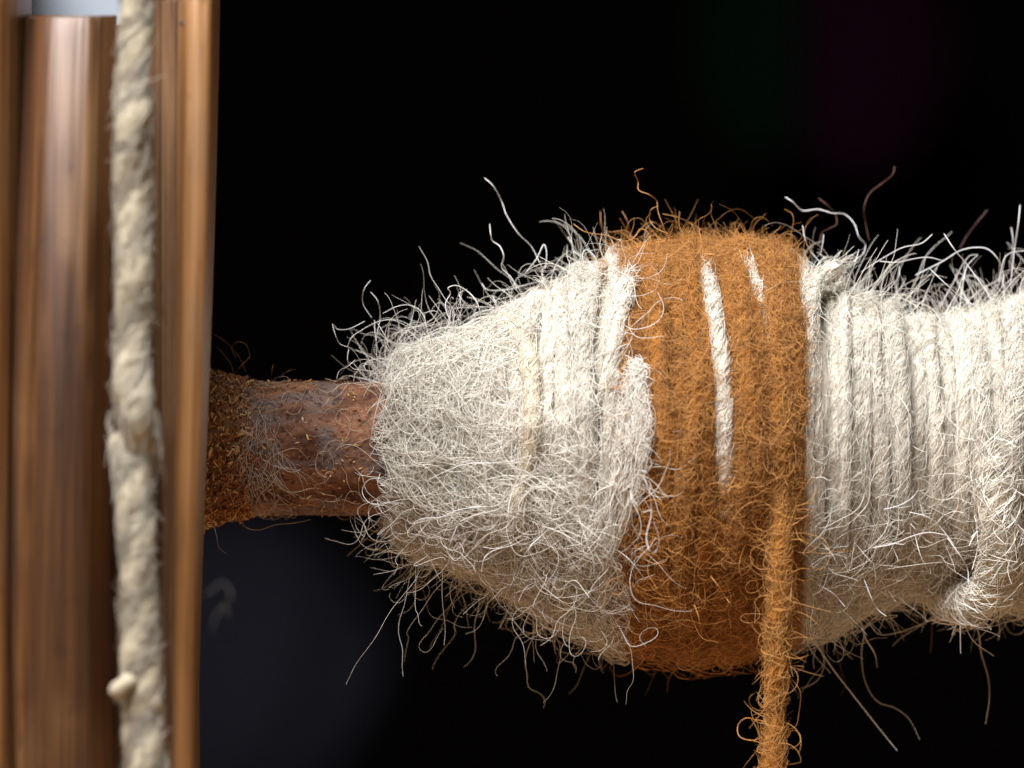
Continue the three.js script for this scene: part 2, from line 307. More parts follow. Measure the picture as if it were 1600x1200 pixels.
// ---------------------------------------------------------------- cord on the post
function cord() {
  const t = thing('twisted_cord', 'thick cream twisted cord hanging down the front of the wooden post', 'cord');
  const pieces = [
    [[216, -120, 42], [214, 0, 42], [209, 90, 42.5], [208, 170, 43], [205, 233, 43.5]],
    [[206, 232, 43], [208, 300, 43], [208, 400, 43.5], [207, 500, 43.5], [207, 590, 44], [214, 650, 44.5], [226, 712, 43]],
    [[203, 676, 41.5], [208, 740, 43.5], [211, 800, 44], [216, 880, 44.5], [216, 960, 44.5], [221, 1040, 44.5], [222, 1120, 44.5], [226, 1200, 45], [226, 1330, 45]],
  ];
  const frames = [];
  pieces.forEach((c, i) => { const s = strand(smoothPath(c.map((p) => at(...p)), 150), (e) => (i === 2 ? 25 : 22.5) * (1 + 0.06 * Math.sin(e * 17 + i)), { plies: 2, pitch: 190, depth: 0.23, sides: 18, sd: 50 + i, lump: 0.16 }); part('ply', s.g, M.cordYarn, t); frames.push(s.frames); });
  for (const c of [[[212, 1056, 44], [198, 1068, 46], [186, 1078, 46.5], [181, 1086, 46]], [[226, 1075, 44], [238, 1098, 45], [245, 1116, 44]]]) { const s = strand(smoothPath(c.map((p) => at(...p)), 24), (e) => 14 * (1 - 0.15 * e), { sd: 60 + c[0][0], pitch: 90 }); part('loose_end', s.g, M.cordYarn, t); }
  scatter('fuzz', sleeves(5, { n: 60, length: 50, r0: 26, len: [30, 80], lay: 0.6, stray: 0.3, curl: 0.9, lift: 3, tip: 9, tips: 0.15, rad: 0.8, col: [0.47, 0.42, 0.33] }), dress(frames, 22, 26, 1), M.fibreFine, t);
}
cord();

// ---------------------------------------------------------------- spindle shaft
function shaft() {
  const t = thing('spindle_shaft', 'brown wooden spindle shaft crusted with sawdust where it enters the post', 'spindle');
  const pts = []; for (let k = 0; k <= 120; k++) { const x = lerp(215, 2050, k / 120); pts.push(new THREE.Vector2((103 + (x < 600 ? 1 : 0)) * PX, (x - 800) * PX)); }
  pts.unshift(new THREE.Vector2(0.0001, (215 - 800) * PX)); pts.push(new THREE.Vector2(0.0001, (2050 - 800) * PX));
  const g = new THREE.LatheGeometry(pts, 128); g.rotateZ(-Math.PI / 2);
  const p = g.attributes.position, uv = g.attributes.uv;
  for (let i = 0; i < p.count; i++) { const x = p.getX(i) / PX, y = p.getY(i), z = p.getZ(i), f = Math.atan2(y, z), k = 1 + 0.03 * (fbm(x / 60 + 40, f * 2 + 10, 7, 0, 0, 3) - 0.5) + 0.02 * (fbm(x / 14 + 40, f * 9 + 30, 8, 0, 0, 2) - 0.5); p.setXYZ(i, p.getX(i), y * k, z * k); uv.setXY(i, (x + 800) / 420, (f / 6.2832 + 0.5) * 2); }
  g.computeVertexNormals(); g.translate(0, YA, 0); leanGeometry(g);
  const bark = texture(1024, 1024, (u, v) => {
    const a = fbm(u * 6, v * 8, 101, 6, 8, 5), b = fbm(u * 9, v * 14, 111, 9, 14, 4), c = fbm(u * 60, v * 60, 121, 60, 60, 3), d = vnoise(u * 150, v * 90, 131, 150, 90);
    let col = mixc(hex(0x4c2c1a), hex(0x8c6044), smoothstep(a, 0.3, 0.7));
    col = mixc(col, hex(0x6f6260), smoothstep(b, 0.46, 0.7) * 0.75); col = mixc(col, hex(0x241006), smoothstep(c, 0.55, 0.8) * 0.5); col = mixc(col, hex(0xb98a4e), smoothstep(d, 0.8, 0.95) * 0.5);
    return col;
  }, true);
  const bb = texture(512, 512, (u, v) => 0.5 * fbm(u * 40, v * 40, 141, 40, 40, 4) + 0.5 * fbm(u * 10, v * 14, 151, 10, 14, 3));
  part('rod', g, new THREE.MeshPhysicalMaterial({ map: bark, roughness: 0.75, bumpMap: bb, bumpScale: 3e-4, specularIntensity: 0.6 }), t);
  // crust of sawdust: lumps and chips round the shaft at the post
  const crustMat = new THREE.MeshStandardMaterial({ color: new THREE.Color(0.22, 0.10, 0.035), roughness: 0.95 });
  const cg = new THREE.CylinderGeometry(1, 1, 1, 160, 40, true); cg.rotateZ(Math.PI / 2);
  const cp = cg.attributes.position;
  for (let i = 0; i < cp.count; i++) { const e = cp.getX(i) + 0.5, f = Math.atan2(cp.getY(i), cp.getZ(i)), x = lerp(300, 400, e), r = lerp(126, 101, Math.pow(e, 0.6)) + 18 * (1 - e) * (fbm(x / 11, f * 12 + 50, 161, 0, 0, 3) - 0.4) + 10 * (fbm(x / 5, f * 30 + 90, 171, 0, 0, 2) - 0.5) * (1 - e); cp.setXYZ(i, ...around(x, f, r).toArray()); }
  cg.computeVertexNormals(); part('sawdust_crust', cg, crustMat, t, 'stuff');
  const chipMat = new THREE.MeshStandardMaterial({ roughness: 0.75 }), chip = new THREE.BoxGeometry(1.25, 0.24, 0.3, 2, 1, 1); { const q = chip.attributes.position; for (let i = 0; i < q.count; i++) if (Math.abs(q.getX(i)) < 0.1) q.setY(i, q.getY(i) + 0.14); else q.setZ(i, q.getZ(i) * 0.55); chip.computeVertexNormals(); }
  const chips = new THREE.InstancedMesh(chip, chipMat, 5200); chips.name = 'wood_chips'; chips.userData.kind = 'stuff'; chips.castShadow = chips.receiveShadow = true;
  const col = new THREE.Color(), mx = new THREE.Matrix4(), Q = new THREE.Quaternion(), E = new THREE.Euler(), tones = [[0.62, 0.36, 0.13], [0.48, 0.21, 0.06], [0.36, 0.13, 0.035], [0.70, 0.48, 0.21], [0.20, 0.07, 0.025]];
  for (let k = 0; k < 5200; k++) {
    const nearPost = k < 3500, x = nearPost ? 306 + 92 * Math.pow(rnd(), 1.5) : 380 + 200 * Math.pow(rnd(), 1.8), f = rr(-Math.PI, Math.PI), clump = fbm(x / 22, f * 5 + 20, 181, 0, 0, 3);
    const s = nearPost ? rr(3, 9.5) * (rnd() < 0.12 ? 1.8 : 1) : (clump > 0.5 ? rr(3, 8) : rr(1.2, 2.6)) * (rnd() < 0.03 ? 2 : 1), r = nearPost ? lerp(128, 103, Math.pow(clamp((x - 300) / 100, 0, 1), 0.6)) + rr(-5, 9) * (1 - (x - 300) / 130) : 104.5;
    E.set(rr(0, 6), rr(0, 6), nearPost ? rr(0, 6) : rr(-0.3, 0.3)); Q.setFromEuler(E); const o = around(x, f, r);
    mx.compose(o, Q, new THREE.Vector3(s * PX, s * PX, s * PX)); chips.setMatrixAt(k, mx); const c = tones[Math.floor(Math.pow(rnd(), 0.8) * 5)], b = rr(0.8, 1.2); chips.setColorAt(k, col.setRGB(c[0] * b, c[1] * b, c[2] * b));
  }
  t.add(chips);
  // lint wrapped round the shaft
  const L = new Fibres();
  for (let k = 0; k < 85; k++) { let x = 378 + 62 * rnd() + 8 * gauss(), f = rr(-0.5, 0.75) , th = 1.57 + gauss() * 0.5; const pts = [], n = 14, len = rr(40, 120), up = rr(0, 5), s0 = rr(0, 50); for (let s = 0; s <= n; s++) { pts.push(around(x, f, 105 + up + 3 * Math.sin(s0 + s * 0.6))); th += (vnoise(s * 0.5, s0, 3) - 0.5) * 0.7; x += Math.cos(th) * len / n; f -= Math.sin(th) * len / n / 105; } L.add(pts, rr(0.4, 0.6) * PX, tint([0.6, 0.52, 0.45], 0.2)); }
  for (let k = 0; k < 60; k++) { let x = rr(345, 560), f = rr(-1.2, 1.3), th = rr(0, 6.3); const pts = [], n = 16, len = rr(30, 90), s0 = rr(0, 50), b = rr(-0.25, 0.25); for (let s = 0; s <= n; s++) { pts.push(around(x, f, 107 + 6 * Math.abs(Math.sin(s0 + s * 0.3)))); th += b + (vnoise(s * 0.5, s0, 3) - 0.5) * 0.7; x += Math.cos(th) * len / n; f -= Math.sin(th) * len / n / 105; } L.add(pts, rr(0.4, 0.6) * PX, tint([0.5, 0.38, 0.27], 0.25)); }
  part('lint', L.geometry(), M.fibreFine, t, 'stuff');
  const brown = [0.34, 0.17, 0.06], pale = [0.6, 0.5, 0.4];
  for (const [p, z, r, c] of [
    [[[336, 540], [348, 552], [362, 572], [367, 590]], 3, 1.0, brown], [[[365, 586], [378, 570], [390, 556], [384, 538], [372, 534], [362, 545], [368, 558]], 2, 1.0, brown], [[[330, 520], [352, 534], [372, 556], [385, 582]], 0, 0.8, brown], [[[424, 590], [425, 578], [427, 569]], 2, 0.9, brown], [[[440, 586], [452, 579], [462, 577]], 2, 0.8, brown],
    [[[320, 828], [332, 822], [338, 835], [342, 855], [355, 866]], 6, 1.1, pale], [[[372, 812], [385, 824], [405, 828], [430, 820], [460, 817], [485, 812]], 3, 1.1, pale], [[[575, 800], [577, 815], [572, 832], [564, 846]], 5, 1.2, pale],
    [[[318, 930], [332, 922], [345, 910], [358, 920], [360, 935], [350, 946], [338, 960], [332, 985]], -70, 1.8, [0.12, 0.105, 0.09]], [[[350, 946], [356, 960], [360, 974]], -70, 1.8, [0.12, 0.105, 0.09]],
  ]) stray(t, p, z, r, c);
}
shaft();

// ---------------------------------------------------------------- loose white wool at the left
function looseWool() {
  const t = thing('loose_wool_winding', 'loose curly white wool wound round the shaft left of the orange yarn', 'wool');
  core(590, 966, 34, M.whiteYarn, t);
  const S = [];
  for (let x = 650, k = 0; x < 966; x += rr(15, 24), k++) { const s = turn(x, { rs: rr(8.5, 13), wob: rr(4, 14), drop: x < 720 ? 20 : rr(-9, 12), sd: k + 1, pitch: 22 }); part('wrap', s.g, M.whiteYarn, t); if (x > 700) S.push(s.frames); }
  scatter('fuzz', sleeves(6, { n: 46, len: [35, 80], lay: 0.5, stray: 0.35, curl: 1.2, lift: 4, tip: 10, rad: 0.58, col: WHITE }), dress(S, 28), M.fibreFine, t);
  const F = new Fibres();
  curls(F, { max: 850, x0: 612, x1: 790, count: 1250, len: [90, 240], curl: 0.045, lift: [-16, 8], rad: 0.52, col: WHITE, vertical: 0.35, keep: (x, f) => fbm(x / 45, f * 2.4 + 30, 311, 0, 0, 2) > 0.47 || rnd() < (x < 700 ? 0.6 : 0.25) });
  curls(F, { max: 850, x0: 612, x1: 800, count: 620, len: [160, 420], curl: 0.032, lift: [2, 20], rad: 0.68, col: WHITE, vertical: 0.45 });
  curls(F, { max: 985, x0: 790, x1: 960, count: 260, len: [160, 380], curl: 0.022, lift: [2, 14], rad: 0.66, col: WHITE, vertical: 0.75, f0: -1.7, f1: 0 });
  curls(F, { max: 985, x0: 760, x1: 962, count: 420, len: [70, 210], curl: 0.04, lift: [-4, 7], rad: 0.58, col: WHITE, vertical: 0.6, keep: (x, f) => !(x > 832 && x < 945 && f > 0) || rnd() < 0.12 });
  curls(F, { max: 990, x0: 640, x1: 962, count: 420, len: [110, 260], curl: 0.04, lift: [0, 12], rad: 0.65, col: WHITE, vertical: 0.5, droop: 22, f0: -1.7, f1: -0.05 });
  part('curl_mass', F.geometry(), M.fibre, t, 'stuff');
  const G = new Fibres();
  flyaways(G, { x0: 600, x1: 960, count: 600, len: [40, 120], curl: 0.1, rad: 0.34, col: WHITE, out: 0.5 });
  flyaways(G, { x0: 610, x1: 900, count: 260, len: [100, 240], curl: 0.085, loop: 1.2, rad: 0.55, col: WHITE, out: 0.3, f0: -1.8, f1: 0.1 });
  flyaways(G, { x0: 600, x1: 960, count: 300, len: [50, 150], curl: 0.075, rad: 0.5, col: WHITE });
  flyaways(G, { x0: 640, x1: 955, count: 480, len: [70, 190], curl: 0.11, loop: 1.1, rad: 0.58, col: WHITE, out: 0.45, f0: -1.9, f1: -0.35 });
  flyaways(G, { x0: 594, x1: 720, count: 240, len: [60, 160], curl: 0.085, rad: 0.58, col: WHITE, f0: 0.5, f1: 2.4 });
  flyaways(G, { x0: 780, x1: 960, count: 130, len: [50, 110], curl: 0.07, rad: 0.58, col: WHITE, f0: 0.7, f1: 2.3 });
  part('flyaway_fibres', G.geometry(), M.fibre, t, 'stuff');
  const W = [0.8, 0.78, 0.74];
  for (const [p, z, r] of [
    [[[570, 502], [545, 514], [527, 514], [520, 507], [525, 526], [532, 538], [543, 542]], 3, 1.7], [[[543, 542], [549, 528], [565, 516], [590, 503], [612, 500], [640, 512]], 3, 1.6], [[[545, 545], [543, 562], [552, 576], [580, 580], [592, 588]], 4, 1.6], [[[555, 562], [544, 572], [530, 580], [526, 592]], 6, 1.3],
    [[[579, 438], [569, 452], [567, 474], [581, 497]], 1, 1.5], [[[579, 456], [590, 470], [594, 495], [588, 530], [590, 575]], 1, 1.6], [[[585, 500], [587, 530], [596, 560], [612, 582]], 3, 1.5], [[[590, 505], [604, 530], [612, 560], [630, 580]], 3, 1.4],
    [[[598, 490], [620, 479], [640, 477], [657, 486], [665, 505], [658, 530]], 2, 1.6], [[[660, 490], [680, 486], [690, 500], [685, 525]], 2, 1.2], [[[752, 500], [746, 474], [730, 455], [712, 446], [700, 450], [704, 458], [696, 475], [704, 503], [725, 534], [741, 548]], 3, 1.8],
    [[[718, 460], [719, 480], [708, 484], [708, 500]], 1, 1.3], [[[733, 482], [720, 466], [718, 458], [730, 452]], 1, 1.3], [[[735, 505], [740, 492], [765, 484], [790, 487], [815, 470], [835, 458], [860, 458]], 2, 1.6],
    [[[757, 278], [770, 290], [784, 315], [791, 335], [810, 365], [830, 385], [846, 416]], -2, 1.7], [[[765, 350], [767, 368], [770, 377], [781, 385], [787, 400], [784, 418], [799, 434], [808, 452]], -1, 1.8], [[[753, 443], [760, 452], [790, 453], [822, 445], [850, 438]], -2, 1.6], [[[770, 462], [776, 478], [782, 490]], -6, 2.0],
    [[[822, 425], [838, 405], [850, 382], [854, 394], [852, 420]], -1, 1.6], [[[895, 392], [905, 400], [913, 420], [925, 440]], -2, 1.6], [[[918, 430], [910, 400], [916, 390], [930, 402], [937, 425]], -1, 1.6], [[[887, 370], [895, 385], [890, 400]], -3, 1.5],
    [[[645, 818], [658, 811], [690, 808], [716, 797], [750, 792], [778, 789], [800, 765], [830, 745]], 12, 1.9], [[[718, 815], [745, 804], [775, 797], [797, 786]], 13, 1.8], [[[669, 750], [700, 735], [730, 725], [790, 722], [830, 712]], 13, 1.5], [[[577, 857], [605, 861], [645, 868], [680, 862], [720, 845]], -6, 2.4],
    [[[600, 790], [578, 786], [566, 768], [576, 750], [598, 749], [618, 762], [645, 768]], 9, 1.3], [[[594, 740], [590, 755], [598, 770], [612, 765], [622, 752]], 10, 1.2], [[[585, 793], [605, 786], [635, 780], [660, 782]], 9, 1.4], [[[577, 715], [590, 690], [600, 660], [590, 640], [600, 612]], 8, 1.2],
    [[[752, 893], [757, 872], [772, 860], [800, 852], [820, 842]], 11, 1.9], [[[755, 855], [772, 857], [795, 850], [815, 838], [830, 842]], 11, 1.4], [[[715, 820], [705, 845], [702, 866], [712, 876], [724, 862], [716, 848], [706, 862]], 9, 1.5], [[[825, 869], [828, 855], [845, 838], [858, 826]], 13, 2.0], [[[797, 825], [794, 800], [800, 770], [815, 735]], 14, 1.6],
    [[[770, 936], [785, 920], [805, 905], [815, 890]], 6, 1.5], [[[810, 940], [822, 918], [850, 905], [880, 895], [890, 880]], 8, 1.8], [[[860, 935], [868, 905], [885, 888], [900, 893]], 9, 1.6], [[[862, 1002], [844, 992], [846, 970], [862, 955], [880, 950]], 2, 1.4], [[[695, 933], [720, 910], [750, 885], [765, 880]], 3, 1.1], [[[730, 906], [760, 905], [790, 906]], 3, 1.2],
  ]) stray(t, p, z, r, tint(W, 0.06));
}
looseWool();

// ---------------------------------------------------------------- orange yarn
function orangeYarn() {
  const t = thing('orange_yarn_winding', 'fuzzy orange-brown yarn band wound round the spindle with its end hanging down', 'yarn');
  core(962, 1244, 26, M.orangeYarn, t);
  const S = [];
  for (let x = 968, k = 0; x < 1240; x += rr(18, 23), k++) { const s = turn(x, { rs: rr(9.5, 16), wob: rr(3, 10), depth: 0.07, drop: rr(-5, 11), sd: 100 + k, pitch: 24 }); part('wrap', s.g, M.orangeYarn, t); S.push(s.frames); }
  for (const [a, b, rs] of [[[1020, 430], [1052, 760], 13], [[1088, 520], [1072, 880], 13], [[1166, 470], [1178, 800], 14], [[1205, 430], [1212, 640], 12], [[1150, 640], [1158, 930], 12]]) {
    const pts = [], out = []; for (let k = 0; k <= 120; k++) { const e = k / 120, [x, f] = seen(lerp(a[0], b[0], e) + 6 * Math.sin(e * 5 + a[0]), lerp(a[1], b[1], e), 2), dip = 24 * Math.pow(Math.abs(e - 0.5) * 2, 4); pts.push(around(x, f, R(x) - 1 - dip)); out.push(new THREE.Vector3(0, Math.sin(f), Math.cos(f))); }
    const s = strand(pts, rs, { out, sd: a[0], pitch: 74, depth: 0.08, lump: 0.2 }); part('wrap', s.g, M.orangeYarn, t); S.push(s.frames);
  }
  const fuzzy = { n: 96, len: [24, 62], lay: 0.45, stray: 0.75, curl: 2.6, lift: 8, tip: 20, tips: 0.42, rad: 0.47, col: ORANGE };
  scatter('fuzz', sleeves(8, fuzzy), dress(S, 26), M.fibreFine, t);
  const F = new Fibres();
  curls(F, { min: 950, max: 1252, x0: 962, x1: 1242, count: 420, len: [50, 140], curl: 0.06, lift: [-2, 7], rad: 0.5, col: [0.62, 0.28, 0.07], vertical: 0.3 });
  curls(F, { min: 950, max: 1252, x0: 966, x1: 1238, count: 240, len: [70, 190], curl: 0.06, lift: [0, 10], rad: 0.55, col: [0.64, 0.30, 0.08], vertical: 0.3, droop: 16, f0: -1.7, f1: -0.2 });
  part('curl_mass', F.geometry(), M.fibre, t, 'stuff');
  const G = new Fibres();
  flyaways(G, { x0: 948, x1: 1246, count: 900, len: [20, 60], curl: 0.11, rad: 0.42, col: ORANGE });
  flyaways(G, { x0: 966, x1: 1238, count: 240, len: [50, 140], curl: 0.12, loop: 1.1, rad: 0.5, col: [0.6, 0.3, 0.09], out: 0.4, f0: -1.9, f1: -0.4 });
  flyaways(G, { x0: 948, x1: 1246, count: 480, len: [30, 90], curl: 0.12, rad: 0.45, col: ORANGE, f0: 0.8, f1: 2.3 });
  part('flyaway_fibres', G.geometry(), M.fibre, t, 'stuff');
  // the hanging end: lies on the band, then drops straight down
  const on = [[1226, 470, -36], [1224, 540, -27], [1222, 610, -17], [1222, 680, -6]].map(([x, y, l]) => { const [sx, f] = seen(x, y, l); return around(sx, f, Rf(sx, f) + l); });
  const free = [[1222, 750, 13.8], [1220, 830, 14.2], [1219, 900, 14.4], [1216, 960, 14.5], [1213, 1040, 14.3], [1210, 1120, 14], [1207, 1200, 14], [1206, 1330, 14]].map((p) => at(...p));
  const s = strand(smoothPath([...on, ...free], 260), (e) => 14 + 2 * e, { sd: 140, pitch: 90, depth: 0.1, lump: 0.22 });
  const tail = part('hanging_end', s.g, M.orangeYarn, t);
  scatter('fuzz', sleeves(4, { ...fuzzy, n: 90, stray: 0.45, curl: 1.8, lift: 5, tip: 11, tips: 0.35, col: [0.60, 0.30, 0.085] }), dress([s.frames], 26, 15, 1), M.fibreFine, tail);
  const H = new Fibres();
  for (let k = 0; k < 170; k++) { const f = s.frames[Math.floor(rr(90, 259))], a = rr(0, 6.3), n = f.u.clone().multiplyScalar(Math.cos(a)).addScaledVector(f.w, Math.sin(a)), d = n.clone().add(new THREE.Vector3(rr(-0.4, 0.4), rr(-1, 0.6), rr(-0.4, 0.4))).normalize(), ax = new THREE.Vector3(rr(-0.5, 0.5), rr(-0.5, 0.5), rr(-1, 1)).normalize(), b = rr(-0.11, 0.11), p = f.p.clone().addScaledVector(n, f.r * PX * 0.8), pts = [], L = rr(20, 75); for (let q = 0; q <= 12; q++) { pts.push(p.clone()); d.applyAxisAngle(ax, b * L / 12); p.addScaledVector(d, L / 12 * PX); } H.add(pts, rr(0.4, 0.65) * PX, tint(ORANGE, 0.15)); }
  part('flyaway_fibres', H.geometry(), M.fibre, tail, 'stuff');
  const O = [0.60, 0.28, 0.08], D = [0.42, 0.20, 0.07];
  for (const [p, z, r, c] of [
    [[[1005, 263], [992, 269], [997, 284], [998, 297], [1014, 304], [1026, 314], [1028, 330], [1036, 352], [1046, 372]], 1, 1.5, O], [[[896, 350], [914, 362], [948, 368], [975, 377], [992, 370], [1000, 358], [1011, 362], [1018, 378]], 2, 1.5, O], [[[938, 330], [940, 350], [950, 362], [978, 361], [990, 372]], -4, 1.4, D], [[[972, 330], [980, 345], [985, 368]], -4, 1.5, D],
    [[[1028, 322], [1018, 327], [1015, 342], [1024, 356], [1044, 366], [1050, 380]], 1, 1.4, O], [[[1035, 334], [1060, 340], [1085, 352], [1100, 362], [1120, 372]], -2, 1.3, D], [[[1062, 330], [1061, 350], [1070, 372]], -3, 1.3, D], [[[1140, 362], [1144, 350], [1154, 349], [1165, 366]], -3, 1.4, D], [[[1195, 372], [1205, 366], [1215, 369], [1230, 365], [1243, 372], [1243, 385]], -4, 1.5, D],
    [[[990, 1048], [1008, 1030], [1018, 1014], [1050, 1007], [1068, 1000], [1073, 990]], 4, 1.5, O], [[[1010, 1036], [1030, 1038], [1050, 1046], [1058, 1058], [1076, 1060], [1082, 1048]], 3, 1.5, O], [[[1185, 1126], [1166, 1122], [1153, 1134], [1155, 1150], [1174, 1157], [1197, 1150]], 14, 1.5, O], [[[1238, 1170], [1250, 1160], [1248, 1145], [1236, 1142], [1228, 1158]], 13.5, 1.2, O],
    [[[1236, 1060], [1250, 1080], [1248, 1115], [1243, 1135], [1228, 1140]], 13, 1.4, O], [[[1232, 1040], [1256, 1042], [1240, 1052], [1255, 1044]], 13, 1.2, O], [[[1110, 900], [1122, 915], [1135, 935], [1140, 942]], 16, 1.4, O], [[[1085, 945], [1092, 965], [1096, 990]], 14, 1.3, O], [[[1030, 700], [1032, 690], [1060, 692], [1085, 690]], 19, 1.0, O],
  ]) stray(t, p, z, r, tint(c, 0.06));
  return t;
}
orangeYarn();

